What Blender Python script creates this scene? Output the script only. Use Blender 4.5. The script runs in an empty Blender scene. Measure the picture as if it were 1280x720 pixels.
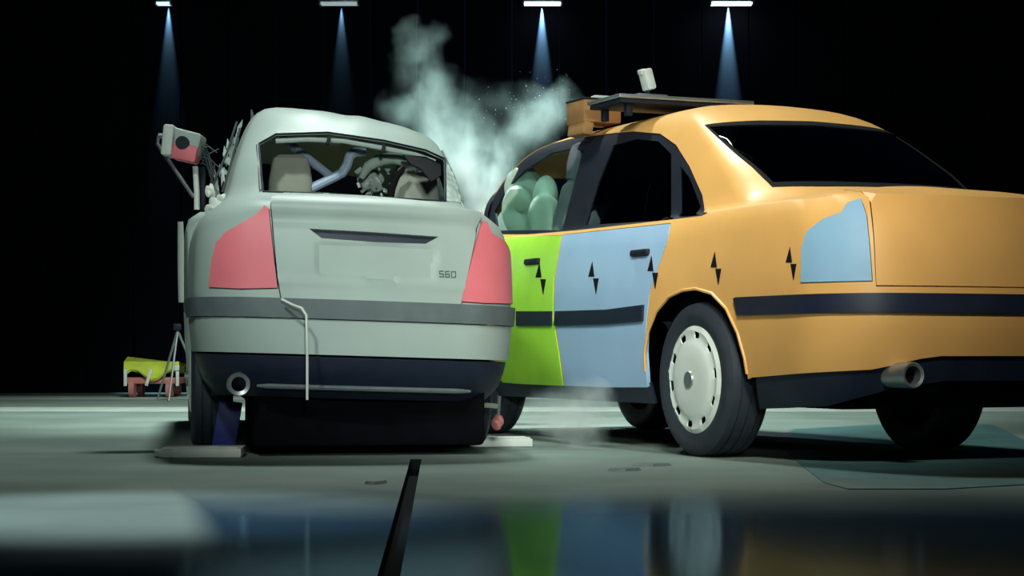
import bpy, bmesh, math, random
import numpy as np
from mathutils import Vector, Matrix, Euler
from mathutils.geometry import delaunay_2d_cdt

random.seed(7)
SC = bpy.context.scene
COL = SC.collection
R = math.radians

# ------------------------------------------------------------------ camera
FPX, HOR, CAMZ = 2484.0, 440.0, 0.43        # focal length in pixels, horizon row, lens height
cam_d = bpy.data.cameras.new('camera')
cam_d.sensor_width = 36.0
cam_d.lens = 36.0 * FPX / 1280.0
cam_d.shift_y = (HOR - 360.0) / 1280.0
cam_d.clip_end = 200
cam = bpy.data.objects.new('camera', cam_d)
cam.location = (0, 0, CAMZ)
cam.rotation_euler = (R(90), 0, 0)
COL.objects.link(cam)
SC.camera = cam

# ------------------------------------------------------------------ world, lights, exposure
SC.view_settings.view_transform = 'Standard'
SC.view_settings.look = 'None'
SC.view_settings.gamma = 1.0
SC.view_settings.use_curve_mapping = False
SC.view_settings.exposure = 0.0
SC.cycles.max_bounces = 8
SC.cycles.transparent_max_bounces = 16
SC.cycles.volume_bounces = 1

world = bpy.data.worlds.new('world')
SC.world = world
world.use_nodes = True
wb = world.node_tree.nodes['Background']
wb.inputs[0].default_value = (0.004, 0.008, 0.02, 1)
wb.inputs[1].default_value = 0.35


def aim(o, target):
    d = Vector(target) - o.location
    o.rotation_euler = d.to_track_quat('-Z', 'Y').to_euler()


def spot(name, loc, target, power, angle, blend, colour, radius=0.3):
    d = bpy.data.lights.new(name, 'SPOT')
    d.energy = power
    d.spot_size = R(angle)
    d.spot_blend = blend
    d.color = colour
    d.shadow_soft_size = radius
    o = bpy.data.objects.new(name, d)
    o.location = loc
    COL.objects.link(o)
    aim(o, target)
    return o


def area(name, loc, target, power, sx, sy, colour, spread=180):
    d = bpy.data.lights.new(name, 'AREA')
    d.shape = 'RECTANGLE'
    d.size, d.size_y = sx, sy
    d.energy = power
    d.color = colour
    d.spread = R(spread)
    o = bpy.data.objects.new(name, d)
    o.location = loc
    COL.objects.link(o)
    aim(o, target)
    return o


COOL = (0.86, 1.0, 0.93)
spot('key_spot_left', (-2.3, 1.6, 5.9), (-0.35, 8.7, 1.0), 1650, 21, 0.7, COOL, 0.35)
spot('key_spot_right', (0.3, 1.0, 5.2), (0.9, 8.3, 0.72), 2600, 20, 0.8, (0.98, 1.0, 0.9), 0.6)
spot('low_front_spot', (0.75, -2.6, 2.2), (0.0, 8.6, 1.1), 1750, 18, 0.7, COOL, 0.35)
spot('overhead_spot', (-0.8, 11.2, 6.6), (-0.2, 9.2, 0), 1400, 70, 0.8, COOL, 0.4)
spot('far_floor_spot', (-0.8, 10.5, 6.5), (-0.6, 14.0, 0), 5200, 76, 0.9, COOL, 0.5)
spot('plume_spot', (0.2, 14.5, 5.0), (0.05, 11.4, 1.2), 600, 34, 0.8, (0.72, 0.95, 1.0), 0.3)
spot('left_floor_spot', (-2.2, 5.6, 5.0), (-1.05, 5.3, 0), 1300, 23, 1.0, (0.80, 0.95, 1.0), 0.05)

# ------------------------------------------------------------------ node materials


def mat(name, base, rough=0.5, metal=0.0, spec=0.5, coat=0.0, vary=0.0, vscale=6.0, bump=0.0, bscale=60.0,
        coat_rough=0.1):
    m = bpy.data.materials.new(name)
    m.use_nodes = True
    nt = m.node_tree
    b = nt.nodes['Principled BSDF']
    b.inputs['Base Color'].default_value = (*base, 1)
    b.inputs['Roughness'].default_value = rough
    b.inputs['Metallic'].default_value = metal
    b.inputs['Specular IOR Level'].default_value = spec
    b.inputs['Coat Weight'].default_value = coat
    b.inputs['Coat Roughness'].default_value = coat_rough
    tc = nt.nodes.new('ShaderNodeTexCoord')
    if vary:
        n = nt.nodes.new('ShaderNodeTexNoise')
        n.inputs['Scale'].default_value = vscale
        n.inputs['Detail'].default_value = 5
        nt.links.new(tc.outputs['Object'], n.inputs['Vector'])
        r = nt.nodes.new('ShaderNodeValToRGB')
        r.color_ramp.elements[0].position = 0.3
        r.color_ramp.elements[1].position = 0.7
        r.color_ramp.elements[0].color = (*[c * (1 - vary) for c in base], 1)
        r.color_ramp.elements[1].color = (*[min(1, c * (1 + vary)) for c in base], 1)
        nt.links.new(n.outputs['Fac'], r.inputs['Fac'])
        nt.links.new(r.outputs['Color'], b.inputs['Base Color'])
    if bump:
        n2 = nt.nodes.new('ShaderNodeTexNoise')
        n2.inputs['Scale'].default_value = bscale
        n2.inputs['Detail'].default_value = 4
        nt.links.new(tc.outputs['Object'], n2.inputs['Vector'])
        bp = nt.nodes.new('ShaderNodeBump')
        bp.inputs['Strength'].default_value = bump
        bp.inputs['Distance'].default_value = 0.01
        nt.links.new(n2.outputs['Fac'], bp.inputs['Height'])
        nt.links.new(bp.outputs['Normal'], b.inputs['Normal'])
    return m


def glass_mat(name, tint, gloss=0.12):
    m = bpy.data.materials.new(name)
    m.use_nodes = True
    nt = m.node_tree
    nt.nodes.remove(nt.nodes['Principled BSDF'])
    out = nt.nodes['Material Output']
    tr = nt.nodes.new('ShaderNodeBsdfTransparent')
    tr.inputs[0].default_value = (*tint, 1)
    gl = nt.nodes.new('ShaderNodeBsdfGlossy')
    gl.inputs['Roughness'].default_value = 0.05
    gl.inputs['Color'].default_value = (0.8, 0.95, 1.0, 1)
    lw = nt.nodes.new('ShaderNodeLayerWeight')
    lw.inputs[0].default_value = 0.5
    pw = nt.nodes.new('ShaderNodeMath'); pw.operation = 'POWER'; pw.inputs[1].default_value = 4.0
    nt.links.new(lw.outputs['Facing'], pw.inputs[0])
    ma = nt.nodes.new('ShaderNodeMath'); ma.operation = 'MULTIPLY_ADD'
    ma.inputs[1].default_value = 0.5; ma.inputs[2].default_value = gloss * 0.25
    nt.links.new(pw.outputs[0], ma.inputs[0])
    mx = nt.nodes.new('ShaderNodeMixShader')
    nt.links.new(ma.outputs[0], mx.inputs[0])
    nt.links.new(tr.outputs[0], mx.inputs[1])
    nt.links.new(gl.outputs[0], mx.inputs[2])
    nt.links.new(mx.outputs[0], out.inputs['Surface'])
    return m


def emit_mat(name, colour, strength):
    m = bpy.data.materials.new(name)
    m.use_nodes = True
    nt = m.node_tree
    b = nt.nodes['Principled BSDF']
    b.inputs['Base Color'].default_value = (*colour, 1)
    b.inputs['Emission Color'].default_value = (*colour, 1)
    b.inputs['Emission Strength'].default_value = strength
    return m


M = {
    'silver': mat('silver_paint', (0.345, 0.415, 0.385), 0.48, 0.0, 0.4, 0.0, 0.05, 5),
    'silver_trim': mat('grey_trim', (0.10, 0.125, 0.13), 0.6, 0, 0.4, 0, 0.15, 9),
    'orange': mat('orange_paint', (0.80, 0.425, 0.125), 0.48, 0, 0.4, 0.10, 0.05, 4, coat_rough=0.25),
    'tan': mat('tan_cardboard', (0.40, 0.20, 0.075), 0.75, 0, 0.3, 0, 0.12, 10),
    'blue': mat('pale_blue_paint', (0.34, 0.51, 0.72), 0.42, 0, 0.5, 0.2, 0.04, 4, coat_rough=0.2),
    'green': mat('lime_green_paint', (0.40, 0.80, 0.06), 0.42, 0, 0.5, 0.2, 0.08, 5, coat_rough=0.2),
    'red_tape': mat('rose_red_film', (0.74, 0.17, 0.205), 0.5, 0, 0.35, 0, 0.05, 7),
    'blue_tape': mat('blue_film', (0.26, 0.45, 0.62), 0.5, 0, 0.35, 0, 0.05, 7),
    'dark': mat('dark_plastic', (0.009, 0.012, 0.022), 0.6, 0, 0.25, 0, 0.2, 12),
    'navy': mat('navy_plastic', (0.010, 0.016, 0.036), 0.5, 0, 0.45, 0, 0.2, 12),
    'black': mat('black_paint', (0.008, 0.008, 0.010), 0.8, 0, 0.1),
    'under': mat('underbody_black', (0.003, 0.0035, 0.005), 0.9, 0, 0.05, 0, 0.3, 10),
    'rubber': mat('tyre_rubber', (0.024, 0.031, 0.042), 0.62, 0, 0.4, 0, 0.15, 20),
    'cap': mat('hubcap_silver', (0.72, 0.78, 0.72), 0.42, 0.1, 0.5, 0.2),
    'steel': mat('steel', (0.42, 0.46, 0.47), 0.35, 0.8, 0.5, 0, 0.1, 12),
    'seat': mat('beige_grey_seat', (0.36, 0.37, 0.31), 0.8, 0, 0.25, 0, 0.06, 14, 0.2, 90),
    'seat_mid': mat('grey_seat', (0.14, 0.15, 0.17), 0.8, 0, 0.2, 0, 0.1, 9),
    'seat_dark': mat('dark_seat', (0.02, 0.022, 0.035), 0.8, 0, 0.25, 0, 0.2, 10),
    'airbag': mat('airbag_cloth', (0.50, 0.62, 0.54), 0.85, 0, 0.2, 0, 0.12, 8, 0.3, 30),
    'bar': mat('pale_blue_bar', (0.42, 0.52, 0.68), 0.45, 0.1, 0.5, 0, 0.08, 12),
    'white': mat('white_paint', (0.70, 0.74, 0.68), 0.5, 0, 0.5, 0, 0.08, 10),
    'yellow': mat('acid_yellow_cover', (0.56, 0.66, 0.05), 0.5, 0, 0.4, 0, 0.2, 6),
    'pink': mat('faded_red_metal', (0.55, 0.20, 0.18), 0.5, 0, 0.4, 0, 0.25, 9),
    'wall': mat('dark_wall_panel', (0.0022, 0.003, 0.008), 0.7, 0, 0.1, 0, 0.2, 3),
    'seam': mat('dark_channel', (0.006, 0.009, 0.010), 0.9, 0, 0.05),
    'strip_white': mat('floor_paint_white', (0.36, 0.42, 0.38), 0.6, 0, 0.4, 0, 0.15, 5),
    'shadow_teal': mat('teal_shadow_tone', (0.07, 0.16, 0.16), 0.5, 0, 0.4, 0, 0.2, 5),  # colour of the shadow painted beside the orange car
    'blue_strap': mat('blue_strap', (0.02, 0.03, 0.16), 0.5, 0, 0.4, 0, 0.2, 8),
    'teal_sticker': mat('teal_grey_film', (0.10, 0.22, 0.23), 0.5, 0, 0.4, 0, 0.2, 8),
    'glass': glass_mat('tinted_glass', (0.84, 0.93, 0.90), 0.12),
    'glass_dark': glass_mat('dark_tinted_glass', (0.10, 0.13, 0.17), 0.14),
    'glass_clear': glass_mat('cracked_clear_glass', (0.66, 0.75, 0.72), 0.3),
    'frost': mat('frosted_glass_crumbs', (0.45, 0.54, 0.50), 0.35, 0, 0.6, 0, 0.3, 25),
    'lamp': emit_mat('lamp_glow', (0.80, 0.95, 1.0), 3.0),
}

# ------------------------------------------------------------------ object helpers


def tag(o, label=None, cat=None, group=None, kind=None):
    if label: o['label'] = label
    if cat: o['category'] = cat
    if group: o['group'] = group
    if kind: o['kind'] = kind
    return o


def empty(name, loc=(0, 0, 0), rz=0.0, **kw):
    o = bpy.data.objects.new(name, None)
    o.empty_display_size = 0.1
    o.location = loc
    o.rotation_euler = (0, 0, rz)
    COL.objects.link(o)
    return tag(o, **kw)


def build(name, verts, faces, m, parent=None, smooth=True, angle=35, fix=False, **kw):
    me = bpy.data.meshes.new(name)
    me.from_pydata([tuple(v) for v in verts], [], faces)
    if fix:
        bm = bmesh.new(); bm.from_mesh(me)
        bmesh.ops.recalc_face_normals(bm, faces=bm.faces)
        bm.to_mesh(me); bm.free()
    me.materials.append(m)
    if smooth:
        me.polygons.foreach_set('use_smooth', [True] * len(me.polygons))
        me.set_sharp_from_angle(angle=R(angle))
    o = bpy.data.objects.new(name, me)
    COL.objects.link(o)
    if parent: o.parent = parent
    return tag(o, **kw)


class MB:
    """collects shapes of one part"""
    def __init__(self): self.v, self.f = [], []

    def add(self, v, f):
        n = len(self.v)
        self.v += [tuple(p) for p in v]
        self.f += [tuple(i + n for i in q) for q in f]
        return self

    def box(self, c, s, rot=(0, 0, 0), bev=0.0):
        bm = bmesh.new()
        bmesh.ops.create_cube(bm, size=1)
        bmesh.ops.scale(bm, vec=s, verts=bm.verts)
        if bev:
            bmesh.ops.bevel(bm, geom=bm.edges[:], offset=bev, segments=2, affect='EDGES', profile=0.5)
        mt = Matrix.Translation(c) @ Euler(rot).to_matrix().to_4x4()
        bmesh.ops.transform(bm, matrix=mt, verts=bm.verts)
        bm.verts.index_update()
        self.add([v.co.copy() for v in bm.verts], [[v.index for v in f.verts] for f in bm.faces])
        bm.free()
        return self

    def tube(self, pts, r, n=8, cap=True):
        pts = [Vector(p) for p in pts]
        rs = r if isinstance(r, (list, tuple)) else [r] * len(pts)
        V, F = [], []
        up = None
        for i, p in enumerate(pts):
            t = (pts[min(i + 1, len(pts) - 1)] - pts[max(i - 1, 0)]).normalized()
            if up is None:
                up = Vector((0, 0, 1)) if abs(t.z) < 0.9 else Vector((1, 0, 0))
            a = t.cross(up).normalized(); b = a.cross(t).normalized(); up = b
            for k in range(n):
                w = 2 * math.pi * k / n
                V.append(p + (a * math.cos(w) + b * math.sin(w)) * rs[i])
        for i in range(len(pts) - 1):
            for k in range(n):
                k2 = (k + 1) % n
                F.append((i * n + k, i * n + k2, (i + 1) * n + k2, (i + 1) * n + k))
        if cap:
            F.append(tuple(range(n - 1, -1, -1)))
            F.append(tuple((len(pts) - 1) * n + k for k in range(n)))
        return self.add(V, F)

    def lathe(self, prof, axis='X', c=(0, 0, 0), n=48):
        """prof: (along axis, radius) list"""
        V, F = [], []
        for i, (t, r) in enumerate(prof):
            for k in range(n):
                w = 2 * math.pi * k / n
                p = {'X': (t, r * math.cos(w), r * math.sin(w)), 'Z': (r * math.cos(w), r * math.sin(w), t),
                     'Y': (r * math.sin(w), t, r * math.cos(w))}[axis]
                V.append((p[0] + c[0], p[1] + c[1], p[2] + c[2]))
        for i in range(len(prof) - 1):
            for k in range(n):
                k2 = (k + 1) % n
                F.append((i * n + k, i * n + k2, (i + 1) * n + k2, (i + 1) * n + k))
        return self.add(V, F)

    def build(self, name, m, parent=None, **kw):
        kw.setdefault('fix', True)
        return build(name, self.v, self.f, m, parent, **kw)


def at(px, py, d):
    """world point seen at a pixel of the photograph at a given distance"""
    return Vector(((px - 640.0) / FPX * d, d, CAMZ + (HOR - py) / FPX * d))


def on_floor(px, py):
    return at(px, py, CAMZ * FPX / (py - HOR))


# ------------------------------------------------------------------ car shells: one smooth surface F(s, v) per car


def pchip(x, y, q):
    """monotone cubic through nodes, linear beyond them"""
    x = np.asarray(x, float); y = np.asarray(y, float)
    h = np.diff(x); d = np.diff(y) / h
    m = np.zeros_like(y)
    for i in range(1, len(x) - 1):
        if d[i - 1] * d[i] > 0:
            w1 = 2 * h[i] + h[i - 1]; w2 = h[i] + 2 * h[i - 1]
            m[i] = (w1 + w2) / (w1 / d[i - 1] + w2 / d[i])
    m[0], m[-1] = d[0], d[-1]
    qc = np.clip(q, x[0], x[-1])
    k = np.clip(np.searchsorted(x, qc) - 1, 0, len(x) - 2)
    t = (qc - x[k]) / h[k]
    r = (y[k] * (1 + 2 * t) * (1 - t) ** 2 + m[k] * h[k] * t * (1 - t) ** 2 +
         y[k + 1] * t * t * (3 - 2 * t) + m[k + 1] * h[k] * t * t * (t - 1))
    return r + np.where(q < x[0], (q - x[0]) * m[0], 0) + np.where(q > x[-1], (q - x[-1]) * m[-1], 0)


class Shell:
    def __init__(self, nodes, A, L, rho, crown, loc, yaw, warp=None, taper=(0.06, 0.06)):
        n = np.array(nodes, float)            # rows: z, half width, rear y, front y
        self.z, self.a, self.r, self.f = n.T
        dv = np.sqrt(np.diff(self.z) ** 2 + np.diff(self.a) ** 2 + (0.35 * np.diff(self.r)) ** 2)
        self.v = np.concatenate([[0], np.cumsum(dv)])
        self.vv = np.linspace(0, self.v[-1], 2000)
        self.zz = pchip(self.v, self.z, self.vv)
        self.A, self.L, self.rho, self.crown = A, L, rho, crown
        self.s1 = A - rho
        self.s2 = self.s1 + rho * math.pi / 2
        self.s3 = self.s2 + L - 2 * rho
        self.s4 = self.s3 + rho * math.pi / 2
        self.S = self.s4 + A - rho
        self.V = self.v[-1]
        self.warp, self.taper = warp, taper
        self.loc = np.array(loc, float); self.yaw = yaw
        c, s = math.cos(yaw), math.sin(yaw)
        self.Rm = np.array([[c, -s, 0], [s, c, 0], [0, 0, 1]])
        self._grid()

    def F(self, s, v):
        s = np.asarray(s, float); v = np.asarray(v, float)
        sg = np.where(s < 0, -1.0, 1.0); q = np.abs(s); rho = self.rho
        t1 = np.clip((q - self.s1) / rho, 0, math.pi / 2)
        t2 = np.clip((q - self.s3) / rho, 0, math.pi / 2)
        bx = np.where(q < self.s1, q, self.s1 + rho * np.sin(t1)) - rho * (1 - np.cos(t2)) - np.clip(q - self.s4, 0, None)
        by = rho * (1 - np.cos(t1)) + np.clip(q - self.s2, 0, self.s3 - self.s2) + rho * np.sin(t2)
        z = pchip(self.v, self.z, v); a = pchip(self.v, self.a, v)
        r = pchip(self.v, self.r, v); f = pchip(self.v, self.f, v)
        t = by / self.L
        tp = 1 - self.taper[0] * np.clip(1 - by / 0.9, 0, 1) ** 2 - self.taper[1] * np.clip((by - self.L + 0.9) / 0.9, 0, 1) ** 2
        x = sg * bx / self.A * a * tp
        y = r + t * (f - r) + self.crown * (bx / self.A) ** 2 * np.clip(1 - by / 1.2, 0, 1)
        if self.warp: x, y, z = self.warp(x, y, z)
        return np.stack([x, y, z], -1)

    def N(self, s, v):
        e = 2e-3
        a = self.F(s + e, v) - self.F(s - e, v)
        b = self.F(s, np.clip(v + e, 0, self.V)) - self.F(s, np.clip(v - e, 0, self.V))
        n = np.cross(a, b)
        return n / np.maximum(np.linalg.norm(n, axis=-1, keepdims=True), 1e-9)

    def world(self, p): return p @ self.Rm.T + self.loc

    def local(self, p): return (np.asarray(p, float) - self.loc) @ self.Rm

    def pix(self, s, v):
        w = self.world(self.F(s, v))
        return np.stack([640 + FPX * w[..., 0] / w[..., 1], HOR - FPX * (w[..., 2] - CAMZ) / w[..., 1]], -1)

    def _grid(self):
        s, v = np.meshgrid(np.linspace(-self.S, self.S, 520), np.linspace(0, self.V, 150), indexing='ij')
        s, v = s.ravel(), v.ravel()
        w = self.world(self.F(s, v)); n = self.N(s, v) @ self.Rm.T
        front = ((w - np.array([0, 0, CAMZ])) * n).sum(-1) < 0
        self.gs, self.gv = s[front], v[front]
        self.gp = self.pix(self.gs, self.gv)

    def inv(self, pts, lim=None, step=6):
        """outline traced in photograph pixels -> (s, v) on the shell"""
        pts = [np.array(p, float) for p in pts]
        ring = []
        for i, p in enumerate(pts):
            q = pts[(i + 1) % len(pts)]
            k = max(1, int(np.linalg.norm(q - p) / step))
            ring += [p + (q - p) * j / k for j in range(k)]
        return [self.inv1(p, lim) for p in ring]

    def inv1(self, p, lim=None):
        gs, gv, gp = self.gs, self.gv, self.gp
        if lim:
            ok = (gs >= lim[0]) & (gs <= lim[1]) & (gv >= lim[2]) & (gv <= lim[3])
            gs, gv, gp = gs[ok], gv[ok], gp[ok]
        k = np.argmin(((gp - p) ** 2).sum(-1))
        s0, v0 = s, v = gs[k], gv[k]
        best = ((gp[k] - p) ** 2).sum()
        e = 1e-3
        for _ in range(12):
            f = self.pix(s, v) - p
            J = np.stack([(self.pix(s + e, v) - self.pix(s - e, v)) / (2 * e),
                          (self.pix(s, v + e) - self.pix(s, v - e)) / (2 * e)], -1)
            try: d = np.linalg.solve(J, f)
            except np.linalg.LinAlgError: break
            ln = np.hypot(*d)
            if ln > 0.05: d *= 0.05 / ln
            s, v = s - d[0], v - d[1]
            er = ((self.pix(s, v) - p) ** 2).sum()
            if er < best and abs(s - s0) < 0.35 and abs(v - v0) < 0.35:
                best, sb, vb = er, s, v
                if er < 1e-4: break
        try: return (sb, vb)
        except UnboundLocalError: return (s0, v0)


def in_poly(P, poly):
    P = np.asarray(P); x, y = P[:, 0], P[:, 1]
    ins = np.zeros(len(P), bool)
    n = len(poly)
    for i in range(n):
        x1, y1 = poly[i]; x2, y2 = poly[(i + 1) % n]
        if y1 == y2: continue
        c = ((y1 > y) != (y2 > y)) & (x < (x2 - x1) * (y - y1) / (y2 - y1) + x1)
        ins ^= c
    return ins


def near_poly(P, poly, d):
    P = np.asarray(P); out = np.zeros(len(P), bool)
    n = len(poly)
    for i in range(n):
        a = np.array(poly[i]); b = np.array(poly[(i + 1) % n]); ab = b - a
        L2 = (ab ** 2).sum()
        if L2 < 1e-12: continue
        t = np.clip(((P - a) @ ab) / L2, 0, 1)
        out |= ((P - a - t[:, None] * ab) ** 2).sum(-1) < d * d
    return out


def inset(poly, d):
    """shrink (d > 0) or grow a polygon"""
    p = np.array(poly); nx = np.roll(p, -1, 0); pv = np.roll(p, 1, 0)
    ar = 0.5 * (p[:, 0] * nx[:, 1] - nx[:, 0] * p[:, 1]).sum()
    t = nx - pv
    t /= np.maximum(np.linalg.norm(t, axis=1, keepdims=True), 1e-9)
    nrm = np.stack([-t[:, 1], t[:, 0]], -1) * (1 if ar > 0 else -1)
    return [tuple(q) for q in p + nrm * d]


def mirror(poly): return [(-a, b) for a, b in poly]


def fine(poly, d):
    """no edge longer than d, so that long borders follow the curved shell"""
    out = []
    for i, p in enumerate(poly):
        p = np.array(p, float); q = np.array(poly[(i + 1) % len(poly)], float)
        k = max(1, int(math.ceil(np.linalg.norm(q - p) / d)))
        out += [tuple(p + (q - p) * j / k) for j in range(k)]
    return out


def tri2d(outer, holes=(), res=0.05):
    outer = fine(outer, res); holes = [fine(h, res) for h in holes]
    O = np.array(outer)
    lo, hi = O.min(0), O.max(0)
    gx = np.arange(lo[0] + res * 0.5, hi[0], res); gy = np.arange(lo[1] + res * 0.5, hi[1], res)
    pts = [Vector((float(p[0]), float(p[1]))) for p in outer]
    edges = [(i, (i + 1) % len(outer)) for i in range(len(outer))]
    for h in holes:
        b = len(pts)
        pts += [Vector((float(p[0]), float(p[1]))) for p in h]
        edges += [(b + i, b + (i + 1) % len(h)) for i in range(len(h))]
    if len(gx) and len(gy):
        G = np.stack(np.meshgrid(gx, gy, indexing='ij'), -1).reshape(-1, 2)
        G = G[in_poly(G, outer)]
        for h in holes: G = G[~in_poly(G, h)]
        for h in [outer, *holes]:
            if len(G): G = G[~near_poly(G, h, res * 0.4)]
        pts += [Vector((float(p[0]), float(p[1]))) for p in G]
    r = delaunay_2d_cdt(pts, edges, [], 0, 1e-6)
    V = np.array([tuple(v) for v in r[0]]); T = np.array([f for f in r[2]])
    C = V[T].mean(1)
    keep = in_poly(C, outer)
    for h in holes: keep &= ~in_poly(C, h)
    T = T[keep]
    used = np.unique(T); mp = -np.ones(len(V), int); mp[used] = np.arange(len(used))
    return V[used], mp[T]


def thicken(P, Nn, T, off, thick):
    """a surface with real thickness: top, back and rim"""
    n = len(P)
    V = np.concatenate([P + Nn * off, P + Nn * (off - thick)])
    cnt = {}
    for t in T:
        for a, b in ((t[0], t[1]), (t[1], t[2]), (t[2], t[0])):
            cnt[(a, b)] = cnt.get((a, b), 0) + 1
    F = [tuple(int(i) for i in t) for t in T] + [tuple(int(i) + n for i in t[::-1]) for t in T]
    for (a, b) in cnt:
        if (b, a) not in cnt:
            F.append((int(b), int(a), int(a) + n, int(b) + n))
    return V, F


def sheet(name, sh, outer, m, parent, holes=(), off=0.0, thick=0.006, res=0.05, bulge=None, **kw):
    V2, T = tri2d(outer, holes, res)
    s, v = V2[:, 0], V2[:, 1]
    P, Nn = sh.F(s, v), sh.N(s, v)
    a, b, c = P[T[:, 0]], P[T[:, 1]], P[T[:, 2]]
    flip = (np.cross(b - a, c - a) * Nn[T[:, 0]]).sum(-1) < 0
    T[flip] = T[flip][:, ::-1]
    if bulge is not None: P = P + Nn * bulge(s, v)[:, None]
    V, F = thicken(P, Nn, T, off, thick)
    return build(name, V, F, m, parent, **kw)


# ------------------------------------------------------------------ the setting
def floor_material():
    m = mat('concrete_floor', (0.30, 0.34, 0.30), 0.6)
    nt = m.node_tree; b = nt.nodes['Principled BSDF']; L = nt.links
    tc = nt.nodes.new('ShaderNodeTexCoord')
    sep = nt.nodes.new('ShaderNodeSeparateXYZ'); L.new(tc.outputs['Object'], sep.inputs[0])
    n1 = nt.nodes.new('ShaderNodeTexNoise'); n1.inputs['Scale'].default_value = 1.3; n1.inputs['Detail'].default_value = 6
    L.new(tc.outputs['Object'], n1.inputs['Vector'])
    r1 = nt.nodes.new('ShaderNodeValToRGB')
    r1.color_ramp.elements[0].position, r1.color_ramp.elements[1].position = 0.3, 0.7
    r1.color_ramp.elements[0].color = (0.125, 0.165, 0.148, 1)
    r1.color_ramp.elements[1].color = (0.20, 0.25, 0.222, 1)
    L.new(n1.outputs['Fac'], r1.inputs[0])
    L.new(r1.outputs[0], b.inputs['Base Color'])
    b.inputs['Specular IOR Level'].default_value = 0.12
    # the polished, darker floor panel this side of the impact lane
    def math_(op, x, y):
        n = nt.nodes.new('ShaderNodeMath'); n.operation = op
        for k, q in enumerate((x, y)):
            if isinstance(q, float): n.inputs[k].default_value = q
            else: L.new(q, n.inputs[k])
        return n.outputs[0]
    def ramp(x, lo, hi):
        n = nt.nodes.new('ShaderNodeMapRange'); n.interpolation_type = 'SMOOTHSTEP'
        n.inputs['From Min'].default_value, n.inputs['From Max'].default_value = lo, hi
        L.new(x, n.inputs['Value']); return n.outputs[0]
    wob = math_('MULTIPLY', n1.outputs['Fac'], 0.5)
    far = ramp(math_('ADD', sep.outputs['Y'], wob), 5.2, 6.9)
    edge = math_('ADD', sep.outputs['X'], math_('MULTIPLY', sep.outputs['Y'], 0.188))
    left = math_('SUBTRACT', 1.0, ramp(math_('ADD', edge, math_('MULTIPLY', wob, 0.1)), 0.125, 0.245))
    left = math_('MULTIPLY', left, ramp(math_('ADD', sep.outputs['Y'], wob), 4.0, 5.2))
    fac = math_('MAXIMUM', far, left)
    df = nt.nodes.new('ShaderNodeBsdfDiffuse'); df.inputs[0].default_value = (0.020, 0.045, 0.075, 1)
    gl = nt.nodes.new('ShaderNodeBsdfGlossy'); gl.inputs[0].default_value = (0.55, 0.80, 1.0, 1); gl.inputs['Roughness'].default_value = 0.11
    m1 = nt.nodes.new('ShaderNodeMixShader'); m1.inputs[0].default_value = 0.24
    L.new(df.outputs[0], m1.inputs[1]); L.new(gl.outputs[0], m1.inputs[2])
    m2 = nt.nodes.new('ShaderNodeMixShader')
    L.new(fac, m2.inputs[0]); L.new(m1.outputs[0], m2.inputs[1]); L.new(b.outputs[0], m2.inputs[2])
    L.new(m2.outputs[0], nt.nodes['Material Output'].inputs['Surface'])
    return m


g = MB()
p0, p1 = on_floor(520, 574), on_floor(499, 664)
dr = (p1 - p0).normalized(); sd = Vector((-dr.y, dr.x, 0)) * 0.022
# floor with a real slot for the tow cable
XL, XR, YN, YF = -9.0, 9.0, -1.5, 21.0
pe = p0 + dr * (p0.y - YN) / -dr.y if dr.y else p1
pf = Vector((p0.x, p0.y + 0.6, 0))
c = [Vector((XL, YN, 0)), Vector((XR, YN, 0)), Vector((XR, YF, 0)), Vector((XL, YF, 0))]
a0, a1 = p0 + sd, p0 - sd
b0, b1 = pe + sd, pe - sd
if a0.x > a1.x: a0, a1, b0, b1 = a1, a0, b1, b0
D = Vector((0, 0, -0.04))
pts = [c[0], Vector((b0.x, YN, 0)), a0, Vector((a0.x, YF, 0)), c[3], Vector((b1.x, YN, 0)), c[1], c[2], Vector((a1.x, YF, 0)), a1]
g.add(pts, [(0, 1, 2, 3, 4), (5, 6, 7, 8, 9), (2, 9, 8, 3)])
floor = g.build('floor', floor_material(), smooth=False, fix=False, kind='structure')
g = MB()
B0, B1 = Vector((b0.x, YN, 0)), Vector((b1.x, YN, 0))
g.add([B0, a0, a1, B1, B0 + D, a0 + D, a1 + D, B1 + D], [(4, 7, 6, 5), (0, 4, 5, 1), (2, 6, 7, 3), (1, 5, 6, 2)])
g.build('trim_1', M['seam'], smooth=False, fix=False, kind='structure', label='dark cable slot sunk into the floor')

g = MB()
for i in range(36):                                   # ribbed dark cladding
    x = -9 + i * 0.5
    g.box((x + 0.25, 21.05, 3.0), (0.485, 0.1, 6.0))
g.build('wall_back', M['wall'], smooth=False, kind='structure')

# ------------------------------------------------------------------ shared car pieces
def tyre_profile(r, w, rim):
    h = w / 2
    return [(-h * 0.80, rim - 0.015), (-h * 0.86, rim), (-h * 1.0, rim + (r - rim) * 0.35), (-h * 1.0, rim + (r - rim) * 0.62),
            (-h * 0.93, r - 0.022), (-h * 0.80, r - 0.006), (-h * 0.55, r), (-h * 0.50, r), (-h * 0.49, r - 0.008),
            (-h * 0.43, r - 0.008), (-h * 0.42, r), (-h * 0.06, r), (-h * 0.05, r - 0.008), (h * 0.05, r - 0.008), (h * 0.06, r),
            (h * 0.42, r), (h * 0.43, r - 0.008), (h * 0.49, r - 0.008), (h * 0.50, r), (h * 0.55, r), (h * 0.80, r - 0.006),
            (h * 0.93, r - 0.022), (h * 1.0, rim + (r - rim) * 0.62), (h * 1.0, rim + (r - rim) * 0.35), (h * 0.86, rim), (h * 0.80, rim - 0.015)]


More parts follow.
